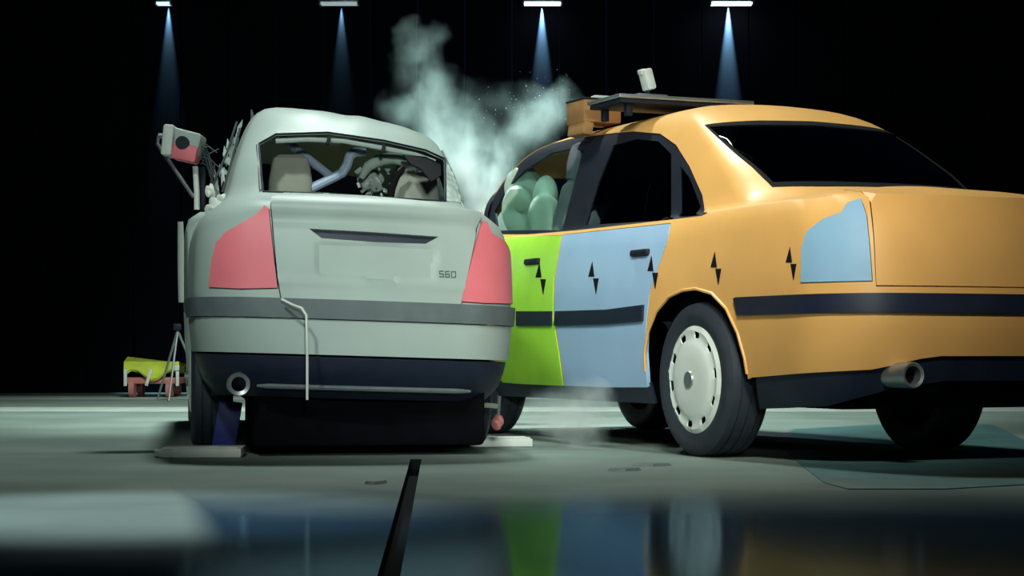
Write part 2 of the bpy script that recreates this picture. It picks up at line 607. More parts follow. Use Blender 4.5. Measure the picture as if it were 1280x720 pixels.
def wheel(car, x, y, r, w, side, cap_r, n_slot=10, spin=0.0, detail=True):
    """wheel > hubcap, hub_badge, brake_disc; side = -1 when its face looks to the car's left"""
    rim = cap_r - 0.004
    g = MB().lathe(tyre_profile(r, w, rim), 'X', (0, 0, 0), 56)
    t = g.build('wheel', M['rubber'], car)
    t.location = (x, y, r)
    g = MB().lathe([(-w * 0.32 * 1, rim + 0.004), (-w * 0.1, rim - 0.02), (w * 0.32, rim + 0.004)], 'X', n=40)
    g.lathe([(side * w * 0.22, rim), (side * w * 0.2, 0.002)], 'X', n=40)
    g.build('wheel_rim', M['under'], t)
    if not detail: return t
    # cap drawn flat in (angle, radius), slots cut out, then wrapped round
    w2 = 2 * math.pi * cap_r
    flat = [(0, 0.004), (w2, 0.004), (w2, cap_r), (0, cap_r)]
    holes = []
    for k in range(n_slot):
        a0 = w2 * (k + 0.5) / n_slot; da = cap_r * 0.125
        rr0, rr1 = cap_r * 0.76, cap_r * 0.885
        holes.append([(a0 - da * .75, rr0), (a0 + da * .75, rr0), (a0 + da, (rr0 + rr1) / 2), (a0 + da * .85, rr1), (a0 - da * .85, rr1), (a0 - da, (rr0 + rr1) / 2)])
    V2, T = tri2d(flat, holes, 0.016)
    ang = V2[:, 0] / cap_r + spin; rad = V2[:, 1] / cap_r
    dep = np.interp(rad, [0, .45, .68, .73, .80, .90, .95, 1.0], [.022, .020, .014, .004, .002, .006, .010, -.006])
    P = np.stack([side * (w * 0.45 + dep), V2[:, 1] * np.cos(ang), V2[:, 1] * np.sin(ang)], -1)
    Nn = np.tile([side * 1.0, 0, 0], (len(P), 1))
    a, b, c_ = P[T[:, 0]], P[T[:, 1]], P[T[:, 2]]
    fl = (np.cross(b - a, c_ - a) * Nn[T[:, 0]]).sum(-1) < 0
    T[fl] = T[fl][:, ::-1]
    V, F = thicken(P, Nn, T, 0, 0.006)
    build('hubcap', V, F, M['cap'], t, label='silver hubcap with a ring of slots')
    g = MB().lathe([(side * (w * 0.45 + 0.020), 0.036), (side * (w * 0.45 + 0.029), 0.033), (side * (w * 0.45 + 0.031), 0.02), (side * (w * 0.45 + 0.026), 0.0005)], 'X', n=28)
    g.build('hub_cover', M['steel'], t)
    return t


def markers(sh, px, py, parent, lim=None, k=1.0):
    """black crash-test marker: two triangles set corner to corner"""
    up = [(px - 1, py - 20 * k), (px + 1.5 * k, py - 1), (px - 6 * k, py - 1)]
    dn = [(px, py + 1), (px + 7 * k, py + 1), (px + 3.5 * k, py + 21 * k)]
    for poly in (up, dn):
        sheet('target_triangle', sh, sh.inv(poly, lim), M['black'], parent, off=0.0035, thick=0.002, res=0.02)


def rot_pt(loc, yaw, p):
    c, s = math.cos(yaw), math.sin(yaw)
    return Vector((loc[0] + c * p[0] - s * p[1], loc[1] + s * p[0] + c * p[1], p[2]))


def seat_back(w, h, t, lean=0.2, taper=0.82, n=9):
    """rounded cushion standing up, leaning back"""
    V, F = [], []
    prof = [(0.0, 0.9), (0.08, 1.0), (0.5, 0.98), (0.8, taper + 0.06), (0.93, taper - 0.02), (1.0, taper - 0.25)]
    th = [0.9, 1.0, 0.9, 0.75, 0.6, 0.2]
    m = 20
    for (u, wk), tk in zip(prof, th):
        for k in range(m):
            a = 2 * math.pi * k / m
            ca, sa = math.cos(a), math.sin(a)
            ex = math.copysign(abs(ca) ** 0.5, ca); ey = math.copysign(abs(sa) ** 0.6, sa)
            V.append((w / 2 * wk * ex, t / 2 * tk * ey - lean * u * h, u * h))
    for i in range(len(prof) - 1):
        for k in range(m):
            k2 = (k + 1) % m
            F.append((i * m + k, i * m + k2, (i + 1) * m + k2, (i + 1) * m + k))
    F.append(tuple(range(m - 1, -1, -1))); F.append(tuple((len(prof) - 1) * m + k for k in range(m)))
    return V, F


# ------------------------------------------------------------------ the orange car
YAW_O = R(23.5)
LOC_O = (1.818, 7.427, 0)
NODES_O = [  # z, half width, rear y, front y
    (0.20, 0.62, 0.16, 4.05), (0.30, 0.665, 0.08, 4.10), (0.45, 0.69, 0.02, 4.12), (0.58, 0.70, 0.00, 4.13),
    (0.68, 0.70, 0.01, 4.12), (0.85, 0.685, 0.04, 4.10), (0.95, 0.665, 0.08, 4.06), (0.995, 0.64, 0.13, 4.0), (1.015, 0.615, 0.55, 3.92),
    (1.20, 0.57, 0.88, 3.72), (1.38, 0.515, 1.20, 3.48), (1.465, 0.465, 1.38, 3.26), (1.515, 0.36, 1.52, 2.95),
    (1.54, 0.20, 1.66, 2.55), (1.545, 0.03, 1.76, 2.40)]


def warp_o(x, y, z):
    k = np.clip((z - 0.9) / 0.12, 0, 1) * np.clip((1.3 - z) / 0.25, 0, 1)
    z = z + k * (0.03 * np.clip((1.1 - y) / 1.1, 0, 1) + 0.07 * np.clip(1 - (x / 0.6) ** 2, 0, 1) * np.clip((0.75 - y) / 0.3, 0, 1) * np.clip((y - 0.1) / 0.3, 0, 1))
    return x, y, z


shO = Shell(NODES_O, 0.70, 4.13, 0.26, 0.07, LOC_O, YAW_O, warp_o, (0.06, 0.0))
orange_car = empty('car', LOC_O, YAW_O, label='orange four-door car with pale blue and lime green doors, right of the smoke', cat='car')
vzO = lambda z: float(np.interp(z, shO.zz, shO.vv))
NEAR = (-shO.s4, -0.0, 0, vzO(1.015) + 0.02)
SIDE_UP = (-shO.s4, -shO.s1 - 0.1, vzO(0.9), vzO(1.47))

side_open = shO.inv([(612, 293), (606, 264), (624, 226), (645, 196), (675, 180), (740, 169), (790, 164), (825, 167), (845, 181), (862, 208), (878, 244),
                     (881, 263), (877, 270), (800, 279), (720, 288), (660, 293)], SIDE_UP)
arch = shO.inv([(811, 500), (807, 470), (806, 440), (810, 415), (820, 390), (836, 371), (853, 363), (870, 361), (890, 367), (908, 386),
                (922, 416), (931, 448), (936, 480), (938, 500)], (-shO.s4, -shO.s1, 0, vzO(0.9)))
arch = [(s, v if v > 0.03 else v - 0.1) for s, v in arch]
front_arch = []
qf = shO.s2 + 3.80 - shO.rho
for a in np.linspace(0, math.pi, 18):
    front_arch.append((-(qf + 0.37 * math.cos(a)), vzO(0.32) + 0.39 * math.sin(a)))
front_arch += [(-(qf - 0.37), -0.2), (-(qf + 0.37), -0.2)]
front_arch = [(max(s, -shO.S + 0.01), v) for s, v in front_arch]

rear_door = shO.inv([(703, 294), (760, 288), (838, 280), (834, 300), (823, 332), (812, 365), (808, 400), (806, 440), (809, 484), (760, 484), (706, 482),
                     (701, 445), (693, 395), (694, 350), (699, 320)], NEAR)
front_door = shO.inv([(701, 295), (697, 320), (692, 350), (691, 395), (699, 445), (704, 482), (655, 480), (628, 478), (622, 420), (618, 350), (612, 300), (640, 296)], NEAR)
tail = shO.inv([(1002, 353), (1003, 310), (1009, 290), (1028, 275), (1052, 266), (1060, 254), (1076, 249), (1083, 270), (1087, 310), (1090, 351)], NEAR)
pA, pB = shO.inv1(np.array([966., 233.]), (-shO.s4, -0.1, vzO(0.995), shO.V)), shO.inv1(np.array([882., 157.]), (-shO.s4, -0.1, vzO(1.1), shO.V))
rear_glass = [pA, (pA[0] * 0.5, pA[1] + 0.0), (0, pA[1]), (-pA[0] * 0.5, pA[1]), (-pA[0], pA[1]), (-pB[0], pB[1]), (-pB[0] * 0.5, pB[1] + 0.02), (0, pB[1] + 0.03), (pB[0] * 0.5, pB[1] + 0.02), pB]
wind = [(s, v) for s, v in [(shO.s4 - 0.12, vzO(1.015) + 0.05), (shO.S, vzO(1.015) + 0.05), (shO.S, vzO(1.36) + 0.0), (shO.s4 - 0.05, vzO(1.36))]]
b28, b32, b42 = vzO(0.285), vzO(0.33), vzO(0.415)
s_arch_r = -max(s for s, v in arch)   # rear end of the wheel opening
outer = [(-shO.S, b28), (-s_arch_r - 0.2, b28), (-s_arch_r + 0.02, b32), (-shO.s1 - 0.1, vzO(0.365)), (-shO.s1 + 0.1, vzO(0.405)), (-0.25, b42), (0.25, b42),
         (shO.s1 - 0.1, vzO(0.405)), (shO.s1 + 0.1, vzO(0.365)), (s_arch_r - 0.02, b32), (s_arch_r + 0.2, b28), (shO.S, b28), (shO.S, shO.V), (-shO.S, shO.V)]
rear_seam_s = max(s for s, v in tail)      # inner edge of the lamp = edge of the boot lid
lid = [(rear_seam_s + 0.015, vzO(0.675)), (-rear_seam_s - 0.015, vzO(0.675)), (-rear_seam_s - 0.015, vzO(1.0)), (-rear_seam_s - 0.04, vzO(1.01)), (rear_seam_s + 0.04, vzO(1.01)), (rear_seam_s + 0.015, vzO(1.0))]
sheet('body', shO, outer, M['orange'], orange_car,
      [side_open, mirror(side_open), arch, mirror(arch), front_arch, mirror(front_arch), inset(rear_door, -0.005), inset(front_door, -0.005), inset(tail, -0.003), mirror(tail),
       rear_glass, wind, mirror(wind), inset(lid, -0.005)], thick=0.008, res=0.05)
sheet('rear_door', shO, rear_door, M['blue'], orange_car, off=0.002, thick=0.02, res=0.05, label='pale blue rear door')
rd = orange_car.children[-1]
sheet('front_door', shO, front_door, M['green'], orange_car, off=0.002, thick=0.02, res=0.05, label='lime green front door')
kids = {o.name: o for o in orange_car.children}
rd, fd, body_o = kids['rear_door'], kids['front_door'], kids['body']
tl = sheet('tail_light', shO, tail, M['blue_tape'], orange_car, off=0.006, thick=0.02, res=0.04, label='tail light covered in pale blue film')
sheet('tail_light', shO, mirror(tail), M['blue_tape'], orange_car, off=0.006, thick=0.02, res=0.06, label='tail light covered in pale blue film')
sheet('boot_lid', shO, lid, M['orange'], orange_car, off=0.001, thick=0.02, res=0.06)
# rub strips
def strip(sh, name, poly, m, parent, off=0.014, **kw):
    return sheet(name, sh, poly, m, parent, off=off, thick=off + 0.004, res=0.05, **kw)
strip(shO, 'rub_strip', shO.inv([(697, 389), (760, 387), (806, 381), (805, 401), (760, 405), (695, 407)], NEAR), M['navy'], rd)
strip(shO, 'rub_strip', shO.inv([(648, 389), (691, 389), (691, 407), (648, 407)], NEAR), M['navy'], fd)
bs = shO.inv1(np.array([920., 382.]), NEAR)
vb0, vb1 = vzO(0.575), vzO(0.645)
strip(shO, 'bumper_strip', [(bs[0], vb1 - 0.005), (bs[0] + 0.03, vb0), (-bs[0] - 0.03, vb0), (-bs[0], vb1 - 0.005), (-bs[0] - 0.02, vb1), (bs[0] + 0.02, vb1)], M['navy'], orange_car)
# dark lower pieces
sheet('rear_valance', shO, [(-s_arch_r + 0.05, 0.0), (-shO.s1 - 0.25, 0.02), (-shO.s1, 0.10), (-0.2, 0.13), (0.2, 0.13), (shO.s1, 0.10), (shO.s1 + 0.25, 0.02), (s_arch_r - 0.05, 0.0), (s_arch_r - 0.03, b32), (shO.s1 + 0.1, vzO(0.365)), (shO.s1 - 0.1, b42 + 0.01), (0, b42 + 0.02), (-shO.s1 + 0.1, b42 + 0.01), (-shO.s1 - 0.1, vzO(0.365)), (-s_arch_r + 0.03, b32)],
      M['navy'], orange_car, off=-0.012, thick=0.012, res=0.07)
for sg in (-1, 1):
    q0, q1 = shO.s2 + 1.52 - shO.rho, qf - 0.36
    sheet('sill', shO, [(sg * q0, 0.0), (sg * q1, 0.0), (sg * q1, b28 + 0.01), (sg * q0, b28 + 0.01)], M['navy'], orange_car, off=-0.012, thick=0.012, res=0.1)
# lipped edge of the wheel opening
lip_in = [(s, v) for s, v in arch if v > b32]
pl = [Vector(p) for p in shO.F(np.array([p[0] for p in lip_in]), np.array([p[1] for p in lip_in]))]
MB().tube(pl, 0.007, 6).build('wheel_arch_lip', M['orange'], orange_car)
# wheel wells: dark half-drums
for sg in (-1, 1):
    for yy in (1.10, 3.80):
        g = MB(); V, F = [], []
        for k in range(17):
            a = math.pi * k / 16
            for xx in (sg * 0.30, sg * 0.64):
                V.append((xx, yy - 0.375 * math.cos(a), 0.31 + 0.385 * math.sin(a)))
        for k in range(16): F.append((2 * k, 2 * k + 1, 2 * k + 3, 2 * k + 2))
        F.append(tuple(2 * k for k in range(17)))
        g.add(V, F).build('wheel_well', M['under'], orange_car, fix=False)
# handles and crash markers
for dparent, (hx, hy) in ((rd, (802, 316)), (fd, (667, 327))):
    s, v = shO.inv1(np.array([hx, hy], float), NEAR)
    p = shO.F(s, v)
    g = MB().box((p[0] - 0.006, p[1], p[2]), (0.03, 0.16, 0.03), (0, 0, 0), 0.010)
    g.build('door_handle', M['dark'], dparent)
markers(shO, 676, 348, fd, NEAR)
markers(shO, 742, 347, rd, NEAR)
markers(shO, 816, 340, rd, NEAR)
markers(shO, 895, 335, body_o, NEAR)
markers(shO, 989, 329, body_o, NEAR)
# windows
def win(poly): return shO.inv(poly, SIDE_UP)
fg = win([(621, 288), (617, 264), (632, 236), (655, 212), (690, 190), (714, 185), (728, 187), (702, 287)])
rg = win([(731, 281), (745, 232), (765, 181), (795, 173), (822, 176), (838, 192), (838, 274), (790, 277)])
qg = win([(850, 271), (849, 206), (861, 222), (875, 258), (873, 268)])
for mir in (False, True):
    f = mirror if mir else (lambda p: p)
    fr = sheet('window_frame', shO, f(side_open), M['dark'], orange_car, [f(fg), f(rg), f(qg)], off=-0.004, thick=0.012, res=0.05)
    for gl, mm in ((fg, 'glass'), (rg, 'glass_dark'), (qg, 'glass_dark')):
        sheet('side_window', shO, f(gl), M[mm], fr, off=-0.010, thick=0.004, res=0.08)
sheet('rear_window', shO, rear_glass, M['glass_dark'], orange_car, off=-0.002, thick=0.004, res=0.06, label='dark tinted rear window')
edge = inset(rear_glass, 0.022)
sheet('rear_window_seal', shO, inset(rear_glass, -0.006), M['black'], orange_car, [edge], off=0.003, thick=0.008, res=0.06)
# floor pan and running gear
g = MB().box((0, 2.1, 0.27), (0.94, 3.5, 0.12), bev=0.03).box((0, 0.45, 0.40), (0.86, 0.4, 0.10), bev=0.03)
g.box((0, 2.1, 0.62), (0.9, 2.9, 0.05))
g.build('floor_pan', M['under'], orange_car)
MB().tube([(-0.56, 1.1, 0.30), (0.56, 1.1, 0.30)], 0.04, 10).build('rear_axle', M['under'], orange_car)
g = MB().lathe([(-0.22, 0.01), (-0.21, 0.06), (-0.18, 0.075), (0.18, 0.075), (0.21, 0.06), (0.22, 0.01)], 'X', (-0.20, 0.42, 0.30), 20)
g.build('muffler', M['dark'], orange_car)
g = MB().tube([(-0.30, 0.42, 0.31), (-0.38, 0.34, 0.335), (-0.395, 0.24, 0.345), (-0.395, 0.20, 0.345)], [0.03, 0.035, 0.04, 0.045], 16)
g.lathe([(0.22, 0.030), (-0.02, 0.034), (-0.025, 0.045), (-0.02, 0.048), (0.22, 0.046)], 'Y', (-0.395, 0.0, 0.345), 24)
g.build('exhaust_pipe', M['steel'], orange_car)
MB().lathe([(0.02, 0.034), (0.02, 0.0005)], 'Y', (-0.395, 0.0, 0.345), 20).build('exhaust_core', M['under'], orange_car)
wheel(orange_car, -0.60, 1.10, 0.317, 0.20, -1, 0.225, 10, 0.16)
wheel(orange_car, 0.46, 1.10, 0.317, 0.20, 1, 0.225, 10, 0.1)
wheel(orange_car, -0.54, 3.62, 0.317, 0.20, -1, 0.225, 10, 0.3)
wheel(orange_car, 0.52, 3.80, 0.317, 0.20, 1, 0.225, 10, 0.5)
# seats seen through the glass
def lo(px, py, d):
    return Vector(shO.local(np.array(at(px, py, d))))
fs = lo(722, 300, 9.85)
for (x, y, w, h, mm) in ((fs.x, fs.y, 0.36, 0.62, 'seat_mid'), (fs.x + 0.55, fs.y, 0.36, 0.62, 'seat_dark'), (0.0, 1.45, 1.0, 0.55, 'seat_dark')):
    V, F = seat_back(w, h, 0.16, 0.25)
    o = build('seat', V, F, M[mm], orange_car, fix=True); o.location = (x, y, 0.66)
    for hx in ((-0.26, 0.26) if w > 0.6 else (0,)):
        V, F = seat_back(0.25, 0.19, 0.10, 0.1)
        q = build('head_restraint', V, F, M[mm], o, fix=True); q.location = (hx, -0.25 * h + 0.01, h - 0.02)
# side airbag hanging in the front window, and the front one
def lump(name, c, s, m, parent, seed, amp=0.12, **kw):
    bm = bmesh.new(); bmesh.ops.create_icosphere(bm, subdivisions=4, radius=1)
    rr = random.Random(seed); ph = [(rr.uniform(2, 5), rr.uniform(2, 5), rr.uniform(2, 5), rr.uniform(0, 6)) for _ in range(4)]
    V = []
    for v in bm.verts:
        k = 1 + amp * sum(math.sin(a * v.co.x + b * v.co.y + d * v.co.z + e) for a, b, d, e in ph) / 2
        V.append((v.co.x * s[0] * k + c[0], v.co.y * s[1] * k + c[1], v.co.z * s[2] * k + c[2]))
    F = [[v.index for v in f.verts] for f in bm.faces]
    bm.free()
    return build(name, V, F, m, parent, **kw)
lump('side_airbag', tuple(lo(681, 268, 10.0)), (0.06, 0.12, 0.15), M['airbag'], orange_car, 3, 0.3, label='pale inflated side airbag')
lump('front_airbag', tuple(lo(655, 250, 10.3)), (0.10, 0.10, 0.15), M['airbag'], orange_car, 5, 0.3, label='pale inflated front airbag')
MB().lathe([(-0.012, 0.17), (0, 0.185), (0.012, 0.17), (0, 0.155), (-0.012, 0.17)], 'Y', tuple(lo(645, 275, 10.5)), 28).build('steering_wheel', M['dark'], orange_car)
# ------------------------------------------------------------------ the silver car
YAW_S = R(9.5)
LOC_S = (-0.612, 8.02, 0)
NODES_S = [
    (0.24, 0.58, 0.14, 4.30), (0.30, 0.63, 0.05, 4.38), (0.42, 0.66, 0.0, 4.42), (0.56, 0.675, 0.0, 4.44),
    (0.66, 0.685, 0.012, 4.44), (0.85, 0.68, 0.03, 4.36), (0.97, 0.645, 0.06, 4.25), (1.02, 0.585, 0.085, 4.1), (1.045, 0.56, 0.15, 3.9), (1.075, 0.54, 0.46, 3.3),
    (1.25, 0.505, 0.72, 2.85), (1.40, 0.465, 0.95, 2.5), (1.48, 0.425, 1.05, 2.35), (1.53, 0.35, 1.15, 2.25),
    (1.555, 0.2, 1.3, 2.15), (1.56, 0.02, 1.45, 2.05)]


def warp_s(x, y, z):
    up = np.clip((z - 1.08) / 0.42, 0, 1.1)
    z = z - 0.030 * x - up * (0.085 * (x + 0.10) + 0.06 * np.clip(x - 0.05, 0, 1)) + 0.004 * up * np.sin(9 * x + 4 * y)
    x = x + 0.045 * np.clip(up, 0, 1)
    x = x - 0.20 * np.exp(-((y - 3.2) / 0.75) ** 2) * np.clip(x / 0.5, 0, 1.2)      # flank caved in by the impact
    return x, y, z


shS = Shell(NODES_S, 0.675, 4.44, 0.20, 0.09, LOC_S, YAW_S, warp_s, (0.055, 0.06))
silver_car = empty('car', LOC_S, YAW_S, label='silver four-door car seen from behind with rose red taped tail lights', cat='car')
vzS = lambda z: float(np.interp(z, shS.zz, shS.vv))
LOW_S = (-shS.s3, shS.s3, 0, vzS(1.05))
UP_S = (-shS.s3, shS.s3, vzS(1.06), shS.V)
trunk = shS.inv([(339, 254), (342, 290), (347, 345), (352, 374), (362, 381), (386, 386), (470, 392), (556, 397), (569, 390), (577, 378), (588, 325), (599, 272), (520, 258), (430, 250), (360, 248)], LOW_S)
tailL = shS.inv([(283, 291), (322, 268), (331, 258), (336, 262), (341, 310), (347, 360), (300, 361), (262, 359), (266, 325), (272, 303)], LOW_S)
tailR = shS.inv([(602, 278), (608, 279), (613, 292), (630, 303), (640, 320), (645, 335), (645, 380), (606, 379), (576, 377), (589, 325)], LOW_S)
rwin = shS.inv([(324, 180), (345, 168), (410, 166), (480, 176), (532, 188), (556, 199), (557, 252), (470, 247), (400, 242), (329, 240)], UP_S)
sB = shS.s2 + 0.42
v56 = vzS(0.555)
bump = [(-sB, 0.0), (sB, 0.0), (sB, v56), (-sB, v56)]
def arch_sv(sh, vz, y, r, zc, sg):
    q = sh.s2 + y - sh.rho
    return [(sg * (q + r * math.cos(a)), vz(zc) + (r + 0.01) * math.sin(a)) for a in np.linspace(0, math.pi, 18)] + [(sg * (q - r), -0.2), (sg * (q + r), -0.2)]
vg0, vg1 = vzS(1.075), vzS(1.40)
def side_win(sg, q0, q1, lean):
    return [(sg * q0, vg0 + 0.04), (sg * q1, vg0 + 0.04), (sg * (q1 - lean * 0.1), vg1 - 0.0), (sg * (q0 + lean), vg1 - 0.0)]
swR = [side_win(1, shS.s2 + 0.75, shS.s2 + 1.95, 0.35), side_win(1, shS.s2 + 2.05, shS.s2 + 3.3, 0.0)]
swL = [side_win(-1, shS.s2 + 0.55, shS.s2 + 1.95, 0.2), side_win(-1, shS.s2 + 2.05, shS.s2 + 3.3, 0.0)]
windS = [(shS.s4 - 0.12, vg0 + 0.05), (shS.S, vg0 + 0.05), (shS.S, vg1), (shS.s4 - 0.05, vg1)]
outS = [(-shS.S, 0.03), (shS.S, 0.03), (shS.S, shS.V), (-shS.S, shS.V)]
archesS = [arch_sv(shS, vzS, 0.95, 0.34, 0.31, sg) for sg in (-1, 1)] + [arch_sv(shS, vzS, 3.65, 0.36, 0.31, sg) for sg in (-1, 1)]
archesS = [[(max(-shS.S + .01, min(shS.S - .01, s)), v) for s, v in a] for a in archesS]
rng = np.random.default_rng(3)
def dents(s, v):
    k = np.clip((v - vzS(1.40)) / 0.1, 0, 1)
    return k * (0.002 * np.sin(9 * s + 3 * v) + 0.0015 * np.sin(15 * s - 9 * v + 1))
body_s = sheet('body', shS, outS, M['silver'], silver_car,
      [inset(trunk, -0.005), inset(tailL, -0.003), inset(tailR, -0.003), rwin, inset(bump, -0.004), *archesS, *swR, *swL, windS, mirror(windS)], thick=0.008, res=0.045, bulge=dents)
lin = [(-shS.s3, vg0 + 0.06), (shS.s3, vg0 + 0.06), (shS.s3, shS.V - 0.02), (-shS.s3, shS.V - 0.02)]
sheet('headliner', shS, lin, M['dark'], silver_car, [inset(rwin, -0.012), *[inset(w, -0.01) for w in swR + swL]], off=-0.016, thick=0.004, res=0.07)
# boot lid: recessed plate bay, pull slot and a badge
plate_px = [(398, 300), (470, 304), (545, 309), (545, 358), (470, 352), (394, 346)]
plate = shS.inv(plate_px, LOW_S); pls, plv = np.array(plate).T
def trunk_relief(s, v):
    P = np.stack([s, v], -1)
    ins = in_poly(P, plate) & ~near_poly(P, plate, 0.012)
    lip = np.clip((v - vzS(0.965)) / 0.05, 0, 1) ** 2 - 0.5 * np.exp(-((v - vzS(0.955)) / 0.02) ** 2)
    fold = np.exp(-((v - vzS(0.705)) / 0.012) ** 2) * (np.abs(s) < 0.48)
    return -0.012 * ins + 0.024 * lip + 0.006 * fold
slot = shS.inv([(386, 286), (460, 290), (548, 296), (532, 305), (470, 303), (402, 298)], LOW_S)
lid_s = sheet('boot_lid', shS, trunk, M['silver'], silver_car, [slot], off=0.003, thick=0.02, res=0.02, bulge=trunk_relief)
sheet('pull_slot', shS, inset(slot, -0.004), M['navy'], lid_s, off=-0.018, thick=0.006, res=0.05, label='dark recess under the lid edge')
pv_, pw_ = shS.inv([(398, 304), (541, 312), (541, 354), (398, 344)], LOW_S, step=200), None
sheet('plate_panel', shS, pv_, M['silver'], lid_s, off=-0.004, thick=0.004, res=0.05, label='blank silver number plate panel')
tp = sheet('tail_light', shS, tailL, M['red_tape'], silver_car, off=0.008, thick=0.02, res=0.04, label='left tail light covered in rose red film')
sheet('tail_light', shS, tailR, M['red_tape'], silver_car, off=0.008, thick=0.02, res=0.04, label='right tail light covered in rose red film')
# badge letters on the boot lid
def badge(px, py, glyphs):
    g = MB()
    for gx, segs in glyphs:
        for (x0, y0, x1, y1) in segs:
            n = 3
            pts = []
            for k in range(n + 1):
                t = k / n
                s, v = shS.inv1(np.array([px + gx + x0 + (x1 - x0) * t, py + y0 + (y1 - y0) * t + 0.05 * gx]), LOW_S)
                pts.append(shS.F(s, v) + shS.N(s, v) * 0.005)
            g.tube(pts, 0.0022, 5)
    g.build('badge', M['silver_trim'], lid_s, label='small grey model badge')
S_ = [(5, 0, 0, 0), (0, 0, 0, 3.5), (0, 3.5, 5, 3.5), (5, 3.5, 5, 7), (5, 7, 0, 7)]
SIX = [(5, 0, 0, 0), (0, 0, 0, 7), (0, 7, 5, 7), (5, 7, 5, 3.5), (5, 3.5, 0, 3.5)]
ZERO = [(0, 0, 5, 0), (5, 0, 5, 7), (5, 7, 0, 7), (0, 7, 0, 0)]
badge(549, 339, [(0, S_), (7.5, SIX), (15, ZERO)])
# bumper
v0, v41, v42, v64 = 0.0, vzS(0.405), vzS(0.415), vzS(0.635)
bm_s = sheet('bumper', shS, [(-sB, v42), (sB, v42), (sB, v56), (-sB, v56)], M['silver'], silver_car, off=0.012, thick=0.02, res=0.06)
sheet('bumper_strip', shS, [(-sB + 0.03, v56 + 0.004), (sB - 0.03, v56 + 0.004), (sB - 0.05, v64), (-sB + 0.05, v64)], M['silver_trim'], silver_car, off=0.022, thick=0.026, res=0.06)
sheet('lower_valance', shS, [(-sB, v0), (sB, v0), (sB, v41), (-sB, v41)], M['navy'], silver_car, off=0.004, thick=0.016, res=0.06)
s0 = shS.inv1(np.array([325., 486.]), LOW_S)[0]; s1_ = shS.inv1(np.array([582., 492.]), LOW_S)[0]
pl = [shS.F(s, vzS(0.29)) + shS.N(s, vzS(0.29)) * 0.012 for s in np.linspace(s0, s1_, 20)]
MB().tube(pl, [0.006] + [0.011] * 18 + [0.006], 8).build('valance_edge', M['silver_trim'], silver_car, label='thin pale edge of the valance')
p = shS.F(*shS.inv1(np.array([298., 480.]), LOW_S))
g = MB().lathe([(0.30, 0.030), (-0.03, 0.030), (-0.035, 0.045), (-0.03, 0.048), (0.30, 0.048)], 'Y', (p[0], p[1] - 0.02, p[2] + 0.0), 28)
g.build('exhaust_pipe', M['steel'], silver_car, label='round chrome exhaust tip')
MB().lathe([(0.02, 0.0305), (0.02, 0.0005)], 'Y', (p[0], p[1], p[2]), 20).build('exhaust_core', M['under'], silver_car)
# running gear
g = MB().box((0, 2.1, 0.25), (0.80, 3.6, 0.14), bev=0.03).box((0, 0.3, 0.36), (0.9, 0.3, 0.14), bev=0.03)
g.box((0, 2.0, 0.55), (0.95, 3.0, 0.04))
g.build('floor_pan', M['under'], silver_car)
g = MB().box((0.06, 0.75, 0.17), (0.96, 1.1, 0.26), bev=0.02).box((0.06, 2.1, 0.15), (0.72, 2.6, 0.22), bev=0.02)  # added black blocks: hide the lit floor and deepen the shade under the car
g.build('added_shade_block', M['under'], silver_car, label='added black block filling in the dark shade under the silver car')
MB().tube([(-0.55, 0.95, 0.30), (0.55, 0.95, 0.30)], 0.04, 10).build('rear_axle', M['under'], silver_car)
for sg in (-1, 1):
    for yy in (0.95, 3.65):
        V, F = [], []
        for k in range(17):
            a = math.pi * k / 16
            for xx in (sg * 0.32, sg * 0.62): V.append((xx, yy - 0.35 * math.cos(a), 0.31 + 0.355 * math.sin(a)))
        for k in range(16): F.append((2 * k, 2 * k + 1, 2 * k + 3, 2 * k + 2))
        F.append(tuple(2 * k for k in range(17)))
        MB().add(V, F).build('wheel_well', M['under'], silver_car, fix=False)
wheel(silver_car, -0.58, 0.95, 0.312, 0.18, -1, 0.21)
wheel(silver_car, 0.56, 0.95, 0.312, 0.18, 1, 0.21)
wheel(silver_car, -0.58, 3.65, 0.312, 0.18, -1, 0.21)
wheel(silver_car, 0.36, 3.55, 0.312, 0.18, 1, 0.21)


def ls(px, py, d): return Vector(shS.local(np.array(at(px, py, d))))


# ---- inside and on the silver car
V, F = seat_back(0.98, 0.46, 0.16, 0.15, 0.95)
o = build('rear_seat', V, F, M['seat'], silver_car, fix=True); o.location = (0.0, 1.42, 0.60)
for (x0, x1, y0, y1, d) in ((335, 391, 194, 262, 9.20), (490, 549, 207, 275, 9.26)):
    a, b = ls((x0 + x1) / 2, y1, d), ls((x0 + x1) / 2, y0, d)
    w = (x1 - x0) / FPX * d
    V, F = seat_back(w, b.z - a.z, 0.11, 0.08, 0.80)
    q = build('head_restraint', V, F, M['seat'], silver_car, fix=True); q.location = a
MB().tube([ls(352, 172, 9.36), ls(418, 224, 9.22)], 0.020, 10).build('brace_bar', M['bar'], silver_car, label='pale blue straight brace bar inside the cabin')
MB().tube([ls(388, 236, 9.2), ls(415, 223, 9.2), ls(428, 216, 9.2), ls(434, 206, 9.2), ls(437, 195, 9.2), ls(443, 190, 9.22), ls(456, 189, 9.24)],
          [0.022, 0.022, 0.023, 0.023, 0.023, 0.024, 0.024], 10).build('brace_bar', M['bar'], silver_car, label='pale bent brace bar inside the cabin')
g = MB().tube([ls(452, 222, 9.3), ls(460, 208, 9.28), ls(474, 200, 9.26), ls(492, 197, 9.24), ls(508, 201, 9.22), ls(517, 211, 9.22), ls(520, 226, 9.24)], [0.014, 0.024, 0.028, 0.030, 0.030, 0.028, 0.02], 14)
g.build('curtain_airbag', M['airbag'], silver_car, label='pale burst curtain airbag')
lump('driver_airbag', tuple(ls(464, 226, 9.42)), (0.05, 0.04, 0.05), M['frost'], silver_car, 11, 0.35)
g = MB()
rr = random.Random(5)
